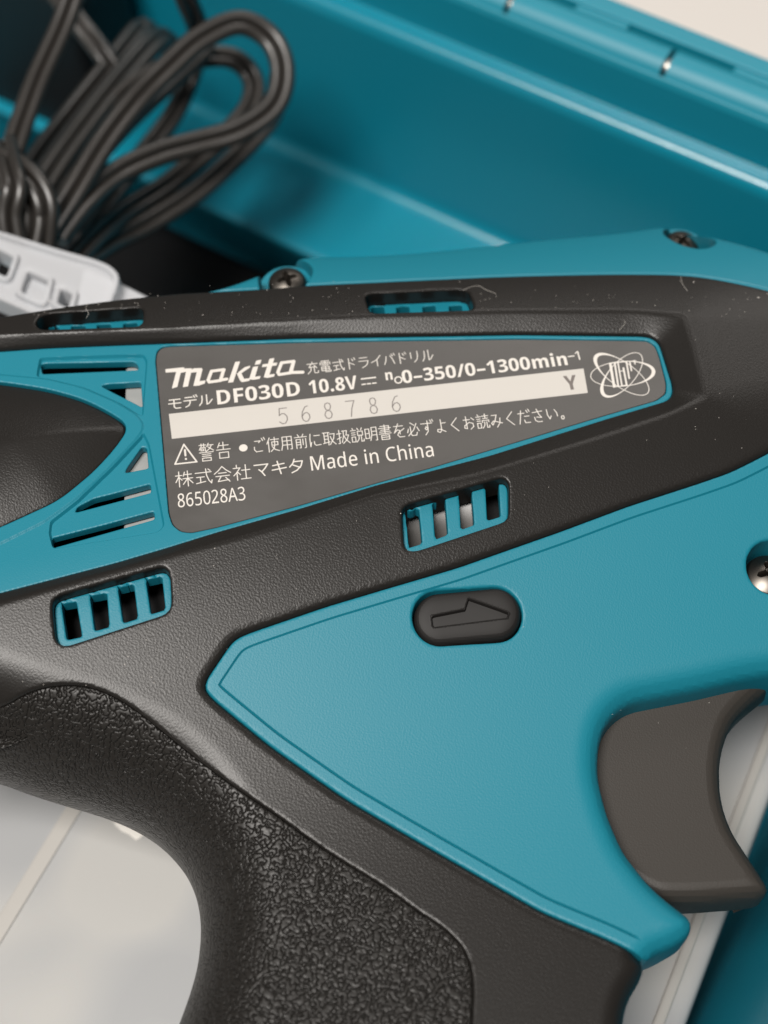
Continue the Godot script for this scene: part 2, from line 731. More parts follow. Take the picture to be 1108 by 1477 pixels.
# ---------------------------------------------------------------- the drill
func base(x: float, d: float) -> float:
	var t := d - (11.3 + 0.02 * x)
	if t > 0.0:
		var r := 29.0 + 0.22 * clampf(x, -40.0, 45.0)
		var m := 0.94 * r
		if t < m:
			return -(r - sqrt(r * r - t * t))
		var s := sqrt(r * r - m * m)
		return -(r - s) - m / s * (t - m)
	t = -5.2 + 0.28 * x - d
	if t > 0.0:
		return -8.6 * (1.0 - exp(-t * t / 676.0))
	return 0.0

func fall(s: float, r: float, drop: float) -> float:
	# quarter of an ellipse: how far a rounded edge has fallen at distance s from the outline
	if s >= r:
		return 0.0
	var k := minf(1.0, 1.0 - s / r)
	return drop * (1.0 - sqrt(maxf(0.0, 1.0 - k * k)))

func screw(called: String, c: Vector2, h: float, r: float, turn: float, parent: Node) -> void:
	var arm := r * 0.58
	var w := r * 0.15
	var cross := PackedVector2Array()
	for q in 4:
		for p in [Vector2(w, w), Vector2(arm * 0.8, w * 0.9), Vector2(arm, 0), Vector2(arm * 0.8, -w * 0.9)]:
			cross.append(c + p.rotated(turn - TAU * q / 4.0))
	var dome := func(x, d, v):
		var k: float = Vector2(x, d).distance_to(c) / r
		var y: float = h + 0.34 * r * (1.0 - k * k) - fall(v[2], 0.35, 0.35)
		return y - 0.55 * r * smoothstep(-0.02, 0.22 * r, v[3])
	put(called, piece([circle(c, r, 48)], r / 16.0, [[[cross], true, 2.0]], [[0, 0.1], [0, 0.35], [1, 0.0]], dome, [[0.0, 0.8]]), "screw", parent)

func vent(called: String, outline: PackedVector2Array, slots: Array, off: float, parent: Node) -> void:
	var region := [rounded(outline, 0.5)]
	for s in slots:
		region = minus(region, rounded(s, 0.12))
	var lift := func(x, d, v):
		return base(x, d) + off - fall(v[2], 0.16, 0.16)
	put(called, piece(region, 0.3, [], [[0, 0.05], [0, 0.16]], lift, [[0.0, 1.3]]), "teal", parent)

func build_drill() -> void:
	var o := thing("power_drill", "teal and black cordless drill lying on its side, rating label up", "power drill")
	var frame := rounded(FRAME, 0.7)
	var crest := rounded(CREST, 0.5)
	var panel := rounded(PANEL, 1.2)
	var nose := rounded(NOSE, 1.6)
	var grip_top := rounded(GRIPTOP, 3.0, false)
	var handle_l := rounded(HANDLE_L, 4.0, false)
	var handle_r := rounded(HANDLE_R, 0.8, false)
	var spine_line := rounded(SPINELINE, 3.0, false)
	var spine_top := rounded(SPINETOP, 1.4, false)
	var left_top := rounded(LEFTTOP, 3.0, false)
	var v1 := rounded(V1, 0.4)
	var v2 := rounded(V2, 0.4)
	var v3 := rounded(V3, 0.6)
	var v4 := rounded(V4, 0.6)
	var grip := grip_top.duplicate()
	for i in range(handle_l.size() - 1, -1, -1):
		grip.append(handle_l[i])
	# rubber over-mould
	var whole := PackedVector2Array()
	for i in range(left_top.size() - 1, -1, -1):
		whole.append(left_top[i])
	for p in spine_line:
		if p.x > left_top[0].x + 0.3:
			whole.append(p)
	whole.append_array(pv([26, -19, 10, -30, 11, -45, 18.4, -52.6]))
	whole.append_array(handle_r)
	for i in range(handle_l.size() - 1, -1, -1):
		whole.append(handle_l[i])
	var region := [whole]
	for c in [panel, frame, grip, v1, v2, v3, v4]:
		region = minus(region, c)
	var body := func(x, d, v):
		var out := 1.0 + 0.8 * exp(-maxf(0.0, -v[4]) / 6.0)
		if v[4] > 0.0:
			out = 0.75 + 1.05 * clampf(v[3] / maxf(v[3] + v[4], 1e-4), 0.0, 1.0)
		var soft_crest := maxf(0.0, 1.0 - absf(v[4]) / 0.45)
		out -= 0.07 * soft_crest * soft_crest
		return base(x, d) + out - fall(v[2], 0.3, 0.3) - fall(v[5], 0.9, 0.5) - fall(v[6], 9.0, 11.0) - fall(v[7], 2.2, 3.0)
	put("rubber_overmould", piece(region, 0.4, [[[frame], false, 4.0], [[crest], true, 12.0], [[panel], false, 2.0], [[handle_l], false, 9.0], [[handle_r], false, 2.5]],
		[[0, 0.06], [0, 0.15], [0, 0.3], [2, 0.0], [2, -0.15], [2, 0.15], [2, -0.3], [2, 0.3], [2, -0.45], [2, 0.45], [3, 0.45], [3, 0.9]], body, [[0.0, 3.0]]), "rubber", o)
	var soft := func(x, d, v):
		return base(x, d) + 0.92 - fall(v[2], 0.25, 0.2) - fall(v[3], 9.0, 11.0)
	put("textured_grip", piece([grip], 0.4, [[[handle_l], false, 9.0]], [[0, 0.06], [0, 0.25], [1, 0.04], [1, 0.12], [1, 0.3], [1, 0.6], [1, 1.0], [1, 1.6], [1, 2.4], [1, 3.4], [1, 4.6], [1, 6.0]], soft, [[0.08, 1.45], [0.23, 1.4], [0.4, 1.35], [0.55, 1.25], [1.2, 2.2], [3.0, 2.5]], 3.0, Rect2(0, 0, 17.0, 17.0), handle_l), "grip", o)
	# teal side panel
	var trig := rounded(TRIGLINE, 1.2, false)
	var pill := capsule(PILLX)
	var hole3 := circle(SCREW3[0], 2.75)
	region = [panel]
	for c in [Geometry2D.offset_polygon(pill, 0.14)[0], hole3]:
		region = minus(region, c)
	var side := func(x, d, v):
		var on := smoothstep(1.2, 2.6, v[4])
		var out: float = 0.95 + on * (0.10 * smoothstep(1.3, 1.42, v[3]) - 0.2 * maxf(0.0, 1.0 - absf(v[3] - 1.3) / 0.13))
		return base(x, d) + out - fall(v[2], 0.3, 0.3) - fall(v[4], 2.1, 2.4)
	put("side_panel", piece(region, 0.42, [[[panel], false, 2.5], [[trig], false, 3.5]], [[0, 0.06], [0, 0.15], [0, 0.3], [1, 1.17], [1, 1.3], [1, 1.43], [2, 0.3], [2, 1.0]], side, [[0.0, 4.0], [0.6, 9.0]]), "teal", o)
	# teal spine with its screw wells
	var spine := PackedVector2Array(spine_top)
	for i in range(spine_line.size() - 1, -1, -1):
		if spine_line[i].x > spine_top[0].x + 0.2:
			spine.append(spine_line[i])
	region = [spine]
	for c in [rounded(WELL1, 1.0), rounded(WELL2, 1.0)]:
		region = minus(region, c)
	var ridge := func(x, d, v):
		return base(x, d) + 0.95 - 0.12 * (1.0 - smoothstep(0.5, 0.62, v[3])) - fall(v[2], 0.3, 0.3) - fall(v[4], 1.5, 1.6)
	put("spine", piece(region, 0.4, [[[spine_line], false, 1.5], [[spine_top], false, 2.0]], [[0, 0.06], [0, 0.15], [0, 0.3], [1, 0.5], [1, 0.62], [2, 0.3], [2, 0.9]], ridge, [[0.0, 3.0], [0.3, 24.0], [3.0, 10.0]]), "teal", o)
	for c in [[SCREW1[0], -2.2], [SCREW2[0], -2.6], [SCREW3[0], -2.6]]:
		var well_at: Vector2 = c[0]
		var deep: float = base(well_at.x, well_at.y) + c[1]
		put("screw_well", piece([circle(well_at, 3.3)], 0.6, [], [], func(_x, _d, _v): return deep, []), "teal", o)
	screw("screw", SCREW1[0], base(SCREW1[0].x, SCREW1[0].y) - 0.9, 2.2, 0.35, o)
	screw("screw", SCREW2[0], base(SCREW2[0].x, SCREW2[0].y) - 1.3, 2.1, 0.9, o)
	screw("screw", SCREW3[0], base(SCREW3[0].x, SCREW3[0].y) - 0.9, 2.5, 0.2, o)
	# label frame with its grille
	region = [frame]
	for c in [rounded(LABEL, 0.35), nose]:
		region = minus(region, c)
	for c in [G1, G2, G3, G4, G5]:
		region = minus(region, rounded(c, 0.25))
	var arc := rounded(ARC, 1.0)
	var plate := func(x, d, v):
		return base(x, d) + 0.5 - 0.34 * smoothstep(0.0, 0.22, v[3]) + 0.14 * smoothstep(0.0, 0.25, v[4]) - fall(v[2], 0.16, 0.16)
	put("label_frame", piece(region, 0.16, [[[rounded(RECA, 0.4), rounded(RECB, 0.4)], true, 1.0], [[arc], true, 1.0]], [[0, 0.05], [0, 0.16], [1, 0.0], [1, 0.22], [2, 0.0], [2, 0.25]], plate, [[0.0, 0.8]]), "teal", o)
	var dome := func(x, d, v):
		return base(x, d) + 0.25 + 0.42 * minf(v[2], 8.0) * (1.0 - 0.045 * minf(v[2], 8.0)) - fall(v[2], 0.2, 0.2)
	put("motor_cover", piece([Geometry2D.offset_polygon(nose, -0.06)[0]], 0.4, [], [[0, 0.06], [0, 0.2]], dome, [[0.0, 2.0]], 10.0), "rubber", o)
	var sheet := func(x, d, v): return base(x, d) + 0.4 - fall(v[2], 0.05, 0.05)
	put("rating_label", piece([Geometry2D.offset_polygon(rounded(LABEL, 0.35), -0.05)[0]], 0.5, [], [[0, 0.05]], sheet, [[0.0, 0.3]], 1.0, Rect2(LX0, LD1, LW, LH)), "label", o)
	# vents
	vent("vent", v1, [V1S1, V1S2, V1S3, V1S4], -0.7, o)
	vent("vent", v2, [V2S1, V2S2, V2S3, V2S4], -0.7, o)
	vent("vent", v3, [V3S1, V3S2, V3S3, V3S4], 0.55, o)
	vent("vent", v4, [V4S1, V4S2, V4S3, V4S4], 0.5, o)
	# what shows through the slots
	var hollow := func(x, d, _v): return base(x, d) - 5.0
	var inner: PackedVector2Array = Geometry2D.offset_polygon(whole, -5.5)[0]
	put("inner_shell", piece([inner], 1.2, [], [], hollow, [[0.0, 16.0]]), "inside", o)
	var barrel := pv([-60, -20, -44, -22, -20, -24, 20, -14, 45, -4, 56, 4])
	for i in range(spine_top.size() - 1, -1, -1):
		if spine_top[i].x < 56.0:
			barrel.append(spine_top[i])
	for p in left_top:
		if p.x < spine_top[0].x - 0.2:
			barrel.append(p)
	put("body_shell", piece([Geometry2D.offset_polygon(barrel, -1.7)[0]], 1.0, [], [], hollow, [[0.0, 22.0], [1.0, 12.0], [4.0, 9.0]]), "inside", o)
	fresh()
	add_tube(PackedVector3Array([mm(-29.2, -16.2, -3.9), mm(6.3, -14.6, -3.4)]), 0.0128, 48)
	put("motor_can", shaded(), "steel", o)
	var holder := pv([-31.6, 8.2, -26.8, 8.2, -26.0, -12.6, -29.9, -13.9])
	put("brush_holder", piece([holder], 0.5, [], [[0, 0.2]], func(x, d, v): return base(x, d) - 1.1 - fall(v[2], 0.2, 0.2), [[0.0, 2.0]]), "pale_metal", o)
	# direction switch
	var arrow := ARROW
	var button := func(x, d, v):
		return base(PILLX[0].x * 0.5 + PILLX[1].x * 0.5, d) + 0.95 + 0.42 * (1.0 - exp(-v[2] / 0.5)) - fall(v[2], 0.5, 0.5) - 0.30 * smoothstep(-0.03, 0.05, v[3]) + 0.07 * maxf(0.0, 1.0 - absf(v[3] + 0.08) / 0.1)
	put("direction_switch", piece([pill], 0.2, [[[arrow], true, 1.0]], [[0, 0.1], [0, 0.25], [0, 0.5], [1, -0.18], [1, -0.08], [1, -0.03], [1, 0.05]], button, [[0.0, 3.0]]), "button", o)
	# trigger
	var pull := func(x, d, v):
		return base(x, d) - 3.6 - fall(v[2], 1.7, 2.0)
	put("trigger", piece([rounded(TRIGGER, 1.6)], 0.4, [], [[0, 0.15], [0, 0.5], [0, 1.0], [0, 1.7]], pull, [[0.0, 3.0], [0.5, 5.0], [2.0, 6.5]]), "trigger", o)

func capsule(x: PackedVector2Array) -> PackedVector2Array:
	var c := (x[0] + x[1]) * 0.5
	var r := (x[2] - x[3]).length() * 0.5
	var axis := (x[1] - x[0]).normalized()
	var half := (x[1] - x[0]).length() * 0.5 - r
	var p := PackedVector2Array()
	for s in [1.0, -1.0]:
		for k in 25:
			var a: float = (-0.5 + k / 24.0) * PI
			p.append(c + (axis * half + axis.rotated(a) * r) * s)
	return p

func build_dust() -> void:
	var rng := RandomNumberGenerator.new()
	rng.seed = 77
	var speck := SphereMesh.new()
	speck.radius = 0.5
	speck.height = 1.0
	speck.radial_segments = 6
	speck.rings = 3
	var mmesh := MultiMesh.new()
	mmesh.transform_format = MultiMesh.TRANSFORM_3D
	mmesh.mesh = speck
	var spots := []
	while spots.size() < 210:
		var x := rng.randf_range(-42, 44)
		var d := rng.randf_range(-34, 19)
		if spots.size() < 90:
			d = rng.randf_range(12.8, 17.0)
		var p := Vector2(x, d)
		if Geometry2D.is_point_in_polygon(p, PANEL) and rng.randf() < 0.15 and p.y > -26.0 and p.x < 24.0:
			spots.append(p)
			continue
		if Geometry2D.is_point_in_polygon(p, FRAME) or Geometry2D.is_point_in_polygon(p, V1) or Geometry2D.is_point_in_polygon(p, V2) or Geometry2D.is_point_in_polygon(p, V3) or Geometry2D.is_point_in_polygon(p, V4) or Geometry2D.is_point_in_polygon(p, PANEL):
			continue
		if Geometry2D.is_point_in_polygon(p, CREST):
			continue
		if Geometry2D.is_point_in_polygon(p, GRIPTOP):
			continue
		spots.append(p)
	var on_drill := spots.size()
	for i in 70:
		spots.append(Vector2(rng.randf_range(-46, -8), rng.randf_range(-75, -36)))
	mmesh.instance_count = spots.size()
	for i in spots.size():
		var p: Vector2 = spots[i]
		var size := rng.randf_range(0.03, 0.085) * (1.7 if rng.randf() < 0.08 else 1.0)
		var out := 1.0 + 0.8 * exp(-nearest(p, CREST) / 6.0)
		var basis_ := Basis(Vector3.UP, rng.randf() * TAU).scaled(Vector3(size * rng.randf_range(0.8, 2.2), size * 0.5, size) * 0.001)
		mmesh.set_instance_transform(i, Transform3D(basis_, mm(p.x, base(p.x, p.y) + out if i < on_drill else -39.55, p.y)))
	var o := MultiMeshInstance3D.new()
	o.name = "dust"
	o.multimesh = mmesh
	o.material_override = M["dust"]
	o.set_meta("kind", "stuff")
	add_child(o)
	tag(o, "pale dust specks scattered over the drill and the frosted box", "dust")
	for f in Fibres:
		var path := PackedVector3Array()
		for p in f[1]:
			var out := 1.0 + 0.8 * exp(-nearest(p, CREST) / 6.0)
			path.append(mm(p.x, base(p.x, p.y) + out + 0.06, p.y))
		fresh()
		add_tube(spline(path, 6), 0.000015, 5)
		tag(put(numbered("lint_fibre"), shaded(), "dust", self), f[0], "lint")

func nearest(p: Vector2, poly: PackedVector2Array) -> float:
	var best := 1e9
	for i in poly.size():
		best = minf(best, Geometry2D.get_closest_point_to_segment(p, poly[i], poly[(i + 1) % poly.size()]).distance_to(p))
	return best

# ---------------------------------------------------------------- the print on the rating label
const LX0 := -29.5
const LD1 := 12.0
const LW := 58.0
const LH := 28.0
const PPM := 35.0
var sheet_img: Image

func dab(x: int, y: int, c: Color, a: float) -> void:
	if x < 0 or y < 0 or x >= sheet_img.get_width() or y >= sheet_img.get_height() or a <= 0.0:
		return
	sheet_img.set_pixel(x, y, sheet_img.get_pixel(x, y).lerp(c, minf(a, 1.0)))

func to_px(p: Vector2) -> Vector2:
	return Vector2((p.x - LX0) * PPM, (LD1 - p.y) * PPM)

func ink_line(pts: Array, radii: Array, c: Color) -> void:
	# pts in millimetres; one mask per stroke so that joints are not inked twice
	for i in pts.size() - 1:
		var a := to_px(pts[i])
		var b := to_px(pts[i + 1])
		var ra: float = radii[i] * PPM
		var rb: float = radii[i + 1] * PPM
		var r := maxf(ra, rb)
		var v := b - a
		var vv := maxf(v.length_squared(), 1e-6)
		for y in range(int(minf(a.y, b.y) - r - 1), int(maxf(a.y, b.y) + r + 2)):
			for x in range(int(minf(a.x, b.x) - r - 1), int(maxf(a.x, b.x) + r + 2)):
				var w := Vector2(x + 0.5, y + 0.5) - a
				var t := clampf(w.dot(v) / vv, 0.0, 1.0)
				dab(x, y, c, lerpf(ra, rb, t) + 0.5 - (w - v * t).length())

func ink_poly(p: PackedVector2Array, c: Color) -> void:
	var q := PackedVector2Array()
	var lo := Vector2(1e9, 1e9)
	var hi := -lo
	for a in p:
		var b := to_px(a)
		q.append(b)
		lo = lo.min(b)
		hi = hi.max(b)
	for y in range(int(lo.y) - 1, int(hi.y) + 2):
		for x in range(int(lo.x) - 1, int(hi.x) + 2):
			var n := 0
			for s in [Vector2(0.25, 0.25), Vector2(0.75, 0.25), Vector2(0.25, 0.75), Vector2(0.75, 0.75)]:
				if Geometry2D.is_point_in_polygon(Vector2(x, y) + s, q):
					n += 1
			if n:
				dab(x, y, c, n / 4.0)

func ink_glyphs(strokes: Array, bl: Vector2, br: Vector2, tl: Vector2, radius: float, c: Color) -> void:
	var n := strokes.size()
	var across := (br - bl) / n
	var up := tl - bl
	for i in n:
		for stroke in String(strokes[i]).split(";", false):
			var pts := []
			var rr := []
			for pair in stroke.strip_edges().split(" ", false):
				var xy := pair.split(",")
				pts.append(bl + across * (i + float(xy[0]) / 20.0) + up * (1.0 - float(xy[1]) / 20.0))
				rr.append(radius)
			ink_line(pts, rr, c)

func ink_text(text: String, bold: bool, bl: Vector2, br: Vector2, cap: float, c: Color, lean := 0.0) -> void:
	var font := SystemFont.new()
	font.font_names = PackedStringArray(["Droid Sans"])
	font.font_weight = 700 if bold else 400
	var t := TextMesh.new()
	t.font = font
	t.font_size = 96
	t.pixel_size = 0.01
	t.depth = 0.0
	t.curve_step = 1.0
	t.text = "H"
	var hb := t.get_aabb()
	t.text = text
	var box := t.get_aabb()
	var along := (br - bl)
	var up := Vector2(-along.y, along.x).normalized() * cap
	var arrays := t.surface_get_arrays(0)
	var V: PackedVector3Array = arrays[Mesh.ARRAY_VERTEX]
	var I: PackedInt32Array = arrays[Mesh.ARRAY_INDEX] if arrays[Mesh.ARRAY_INDEX] != null else PackedInt32Array(range(V.size()))
	for k in range(0, I.size(), 3):
		var q := []
		for e in 3:
			var v := V[I[k + e]]
			var y := (v.y - hb.position.y) / hb.size.y
			q.append(to_px(bl + along * ((v.x - box.position.x) / box.size.x) + up * y + along.normalized() * lean * y * cap))
		fill_tri(q[0], q[1], q[2], c)

func fill_tri(a: Vector2, b: Vector2, d: Vector2, c: Color) -> void:
	var area := (b - a).cross(d - a)
	if absf(area) < 1e-6:
		return
	for y in range(int(floor(minf(a.y, minf(b.y, d.y)))), int(ceil(maxf(a.y, maxf(b.y, d.y)))) + 1):
		for x in range(int(floor(minf(a.x, minf(b.x, d.x)))), int(ceil(maxf(a.x, maxf(b.x, d.x)))) + 1):
			var p := Vector2(x + 0.5, y + 0.5)
			var u := (b - a).cross(p - a) / area
			var w := (d - b).cross(p - b) / area
			var z := (a - d).cross(p - d) / area
			if u >= -0.0 and w >= -0.0 and z >= -0.0:
				sheet_img.set_pixel(clampi(x, 0, sheet_img.get_width() - 1), clampi(y, 0, sheet_img.get_height() - 1), c)

func label_print() -> ImageTexture:
	var grey := lin(0.074, 0.070, 0.066)
	var cream := lin(0.62, 0.59, 0.545)
	var paper := lin(0.50, 0.475, 0.44)
	sheet_img = Image.create(int(LW * PPM), int(LH * PPM), false, Image.FORMAT_RGB8)
	sheet_img.fill(grey)
	ink_poly(L_BAR, paper)
	for p in L_LOGO:
		ink_poly(p, cream)
	for s in L_LOGO_STROKES:
		var rr := []
		for q in s[1]:
			rr.append(s[0])
		ink_line(Array(s[1]), rr, cream)
	for t in L_TEXT:
		ink_text(t[0], t[1], t[2], t[3], t[4], cream if t[5] else lin(0.14, 0.12, 0.11))
	for g in L_GLYPHS:
		var strokes := []
		for k in g[0]:
			strokes.append(GLYPH[k])
		ink_glyphs(strokes, g[1], g[2], g[3], g[4], cream if g[5] else lin(0.17, 0.155, 0.145))
	for s in L_LINES:
		var rr := []
		for q in s[1]:
			rr.append(s[0])
		ink_line(Array(s[1]), rr, cream)
	# emblem: three rings whose line swells to one side, striped disc in the middle
	for e in L_RINGS:
		var pts := []
		var rr := []
		for i in 73:
			var a := TAU * i / 72.0
			pts.append(e[0] + e[1] * cos(a) + e[2] * sin(a))
			rr.append(0.045 + e[4] * pow(maxf(0.0, cos(a - e[3])), 3.0))
		ink_line(pts, rr, cream)
	return ImageTexture.create_from_image(sheet_img)

const GLYPH := {
	"モ": "3,4 17,4; 2,10 18,10; 9,4 9,16 11,18 17,18",
	"デ": "4,3 13,3; 2,8 18,8; 10,8 10,12 8,16 4,18; 15,1 16.5,4; 18,0 19.5,3",
	"ル": "6,3 6,9 5,14 2,18; 12,2 12,17 15,15.5 19,10",
	"ド": "7,2 7,18; 7,8 15,12; 12,3 13.5,6; 15.5,1.5 17,4.5",
	"ラ": "4,3 16,3; 2.5,8 17,8 15.5,13 12,16 7,18",
	"イ": "17,2 11,8 2,12; 11,8 11,18",
	"バ": "6,5 5,11 2,17; 12,4 15,9 18,17; 14.5,2 16,5; 18,1 19.5,4",
	"リ": "4.5,3 4.5,12; 15,2 15,9 13.5,14 9,18",
	"マ": "2,4 17.5,4 14,9 10,13; 7,10 10,13 13,18",
	"キ": "3,7 16,5.5; 2,12.5 18,11; 8.5,2 11.5,18",
	"タ": "8,2 6,7 2,11; 7,5 17,5 15,11 10,16 4,18.5; 6,9 14,13",
	"充": "10,1 10,4; 2,4 18,4; 8,4.5 4.5,9 15,8.5; 12.5,6 16.5,10.5; 7.5,10 7,14 2,18.5; 12.5,9.5 12.5,17 14,18 18,18 18.5,15",
	"電": "4,1.5 16,1.5; 2.5,7 2.5,4 17.5,4 17.5,7; 10,1.5 10,9; 5,6 8,6; 12,6 15,6; 5,8 8,8; 12,8 15,8; 4,10.5 16,10.5 16,16 4,16 4,10.5; 4,13.2 16,13.2; 10,10.5 10,18 18,18 18,16",
	"式": "2,5.5 18.5,5.5; 13,1.5 13.5,9 15.5,15 18,18.5 18.8,15; 15.5,2 17.5,4; 3,10.5 11,10.5; 7,10.5 7,17; 2.5,17.5 12,16",
	"警": "2,2.5 10,2.5; 4.5,1 4.5,4; 7.5,1 7.5,4; 3.5,5 9,5 9,9; 3.5,5 2,7.5; 4,6.5 7,6.5 7,8.5 4,8.5 4,6.5; 13,1 11,4.5; 12,3 18.5,3; 16.5,3 14.5,6.5 11,9; 12.5,5 18.5,9; 2,10.5 18,10.5; 5,12.5 15,12.5; 5,14.5 15,14.5; 5,16.5 15,16.5 15,19.5 5,19.5 5,16.5; 10,9 10,10.5",
	"告": "6,2 3.5,7; 5,5 16,5; 10,1.5 10,9.5; 2,9.5 18,9.5; 5,12.5 15.5,12.5 15.5,18.5 5,18.5 5,12.5",
	"使": "6,1.5 2,9; 4.3,6 4.3,19; 7,4 19,4; 9,7 17.5,7 17.5,11 9,11 9,7; 13,1.5 13,11 11.5,15 7,18.5; 9,12.5 13,16.5 19,18.5",
	"用": "15,18 17,18 17,2.5 4,2.5 4,12 2,18.5; 4,7.5 17,7.5; 4,12.5 17,12.5; 10.5,2.5 10.5,18",
	"前": "6,1.5 7.5,4; 14,1.5 12.5,4; 1.5,4.8 18.5,4.8; 8,18 9.5,18 9.5,7.5 3.5,7.5 3.5,18.5; 3.5,11 9.5,11; 3.5,14 9.5,14; 13,7.5 13,14.5; 17,7 17,18 15,18.5",
	"取": "1.5,3 11,3; 3.5,3 3.5,15.5; 9,3 9,18.5; 3.5,7 9,7; 3.5,11 9,11; 1.5,16 11,14.5; 11.5,5 18,5 16.5,11 11,18; 12,8 14.5,14 19,18",
	"扱": "1.5,6 7.5,6; 5,1.5 5,18 3,18; 1.5,12.5 7.5,10.5; 9,3 16,3 14.5,8.5 18,8.5 15.5,14 9.5,18.5; 11,3 11,9 8,17; 11.5,9 14,14 19,18.5",
	"説": "4,1.2 5,2.7; 1.5,4 8.5,4; 2.5,6.8 7.5,6.8; 2.5,9.3 7.5,9.3; 2.5,12 7.5,12 7.5,18 2.5,18 2.5,12; 11,1.5 12.5,4; 17.5,1.5 16,4; 11,5.5 18,5.5 18,10.5 11,10.5 11,5.5; 12.8,10.5 12.3,15 9,18.5; 15.8,10.5 15.8,18 19,18 19.3,15.5",
	"明": "2,4 7.5,4 7.5,15.5 2,15.5 2,4; 2,9.5 7.5,9.5; 16,18.5 18,18.5 18,2.5 11,2.5 11,11 8.5,18.5; 11,7.5 18,7.5; 11,12 18,12",
	"書": "4,2.5 16,2.5 16,7.2; 1.5,5 18.5,5; 4,7.3 16,7.3; 2.5,9.5 17.5,9.5; 1.5,11.8 18.5,11.8; 10,1 10,11.8; 4.5,13.8 15.5,13.8 15.5,19 4.5,19 4.5,13.8; 4.5,16.3 15.5,16.3",
	"必": "7,2 12,5.5; 15.5,3.5 11,11 2.5,18; 6.5,7 6.5,16 8,18 14,18 15.5,14.5; 3.5,9.5 1.8,14; 16,8 18.5,13",
	"読": "4,1.2 5,2.7; 1.5,4 8.5,4; 2.5,6.8 7.5,6.8; 2.5,9.3 7.5,9.3; 2.5,12 7.5,12 7.5,18 2.5,18 2.5,12; 10,3.5 19,3.5; 14.5,1 14.5,6.5; 11,6.5 18,6.5; 10,11.5 10,9 19,9 19,11.5; 13,11 12.5,15 9.5,18.5; 16,11 16,18 19,18 19.3,15.5",
	"株": "1.5,6 8,6; 5,1.5 5,19; 5,7 1.5,13.5; 5.5,8.5 8,11.5; 11,2.5 9.5,7; 10.5,5.5 18,5.5; 9,10 19,10; 14,1.5 14,19; 13.5,10.5 9,16.5; 14.5,10.5 19,16",
	"会": "10,1 6,5.5 1.5,9; 10,1 14,5.5 18.5,9; 6,8.5 14,8.5; 3,12 17,12; 8.5,12 5,18 16,17; 13,14 17,19",
	"社": "5,1.5 5,4; 1.5,5 8.5,5 5,10 1.5,13.5; 5,9.5 5,19; 6,10 8.5,13; 10,8 18.5,8; 14.2,2 14.2,18; 9,18 19,18",
	"ご": "5,4 13,4 10.5,6; 4,11 4,14.5 6.5,17 15,16.5; 15,1 16.5,4; 18,0 19.5,3",
	"に": "4,2.5 3,9 3.2,18 5,13; 9,5 17,5; 9,12 9,15 11,17 18,16.5",
	"を": "3,4.5 16,4.5; 9.5,1.5 6,8 3,12.5 8,9 11,10 11,14.5; 17.5,8 9,12.5 7.5,15.5 10,18 17,18",
	"ず": "2,5 18,5; 11.5,1.5 11.5,11 9,13 7.5,11 9,9 11.5,11 11,15 7,19; 15.5,1 17,3.5; 18.5,0.5 19.8,3",
	"よ": "10.5,2 10.5,15 8,18 4.5,16.5 5,14 9,14 16,17.5; 10.5,6.5 17,6.5",
	"く": "14,2 5,10 14.5,18.5",
	"お": "3,6 12,6; 7,2 7,17 3.5,16 4,13 11,9.5 16,11 16.5,15 12,18; 14.5,4 18,7",
	"み": "4,4 11,4 8,11 4,16 2.5,13.5 6,11 18,14.5; 15.5,8 14.5,14 10,19",
	"だ": "2,5.5 11,5.5; 7,2 5,10 2.5,18.5; 11,9.5 17.5,9.5; 10,14 11,17.5 18,17.5; 14.5,2 16,5; 17.5,1 19,4",
	"さ": "3,6 17,5; 9.5,2 12,9 15,13 8,12; 5,12 5.5,16 9,18 15,18",
	"い": "4,4 4,11 6.5,16 9,12.5; 15,5 17.5,9 18,13.5",
	"。": "4,14 6.5,14 7,16.5 5.5,18 3.5,17.5 3,15.5 4,14",
	"5": "17,1.5 5,1.5 4,9.5 8,7.5 12.5,7.8 16.5,11 16.5,15 13,18.6 8,19 3.5,16.5",
	"6": "14.5,1.5 10,2.5 5,8 3.6,13 5,17 9,19 13,18.5 16.4,15 16,11.5 12.5,9 8,9.5 4,13",
	"7": "3,1.5 17,1.5 12,10 9.5,19",
	"8": "10,1.3 6.5,2 5,5 6.5,8.5 10,9.8 14,11 16,14.5 14,18 10,19 6,18 4,14.5 6,11 10,9.8 13.5,8.5 15,5 13.5,2 10,1.3",
}

# ---------------------------------------------------------------- outlines in millimetres (x, d)
var CamLook := Vector3(-3.377, 131.636, -86.892)
var FRAME := pv([-62.25, 8.11, -45.10, 8.96, -40.02, 9.41, -32.44, 9.80, -24.09, 10.17, -12.99, 10.72, 1.62, 11.00, 11.26, 11.20, 24.73, 11.00, 25.85, 10.78, 26.61, 9.98, 27.51, 4.47, 27.39, 3.22, 26.72, 2.41, 19.91, 0.03, 7.60, -4.45, -4.30, -8.07, -12.35, -10.93, -20.20, -13.51, -25.46, -15.40, -30.06, -16.97, -41.34, -20.38, -56.30, -24.82])
var CREST := pv([-62.08, 9.39, -44.97, 10.23, -40.12, 10.49, -27.02, 11.16, -17.64, 11.91, -5.80, 12.79, 9.22, 13.52, 22.88, 13.60, 29.41, 12.95, 29.99, 9.10, 30.66, 2.15, 26.13, -0.18, 19.55, -2.75, 13.45, -4.94, 5.93, -7.51, -4.29, -9.76, -14.86, -13.75, -22.57, -16.11, -34.20, -19.82, -40.88, -22.00, -55.65, -26.45])
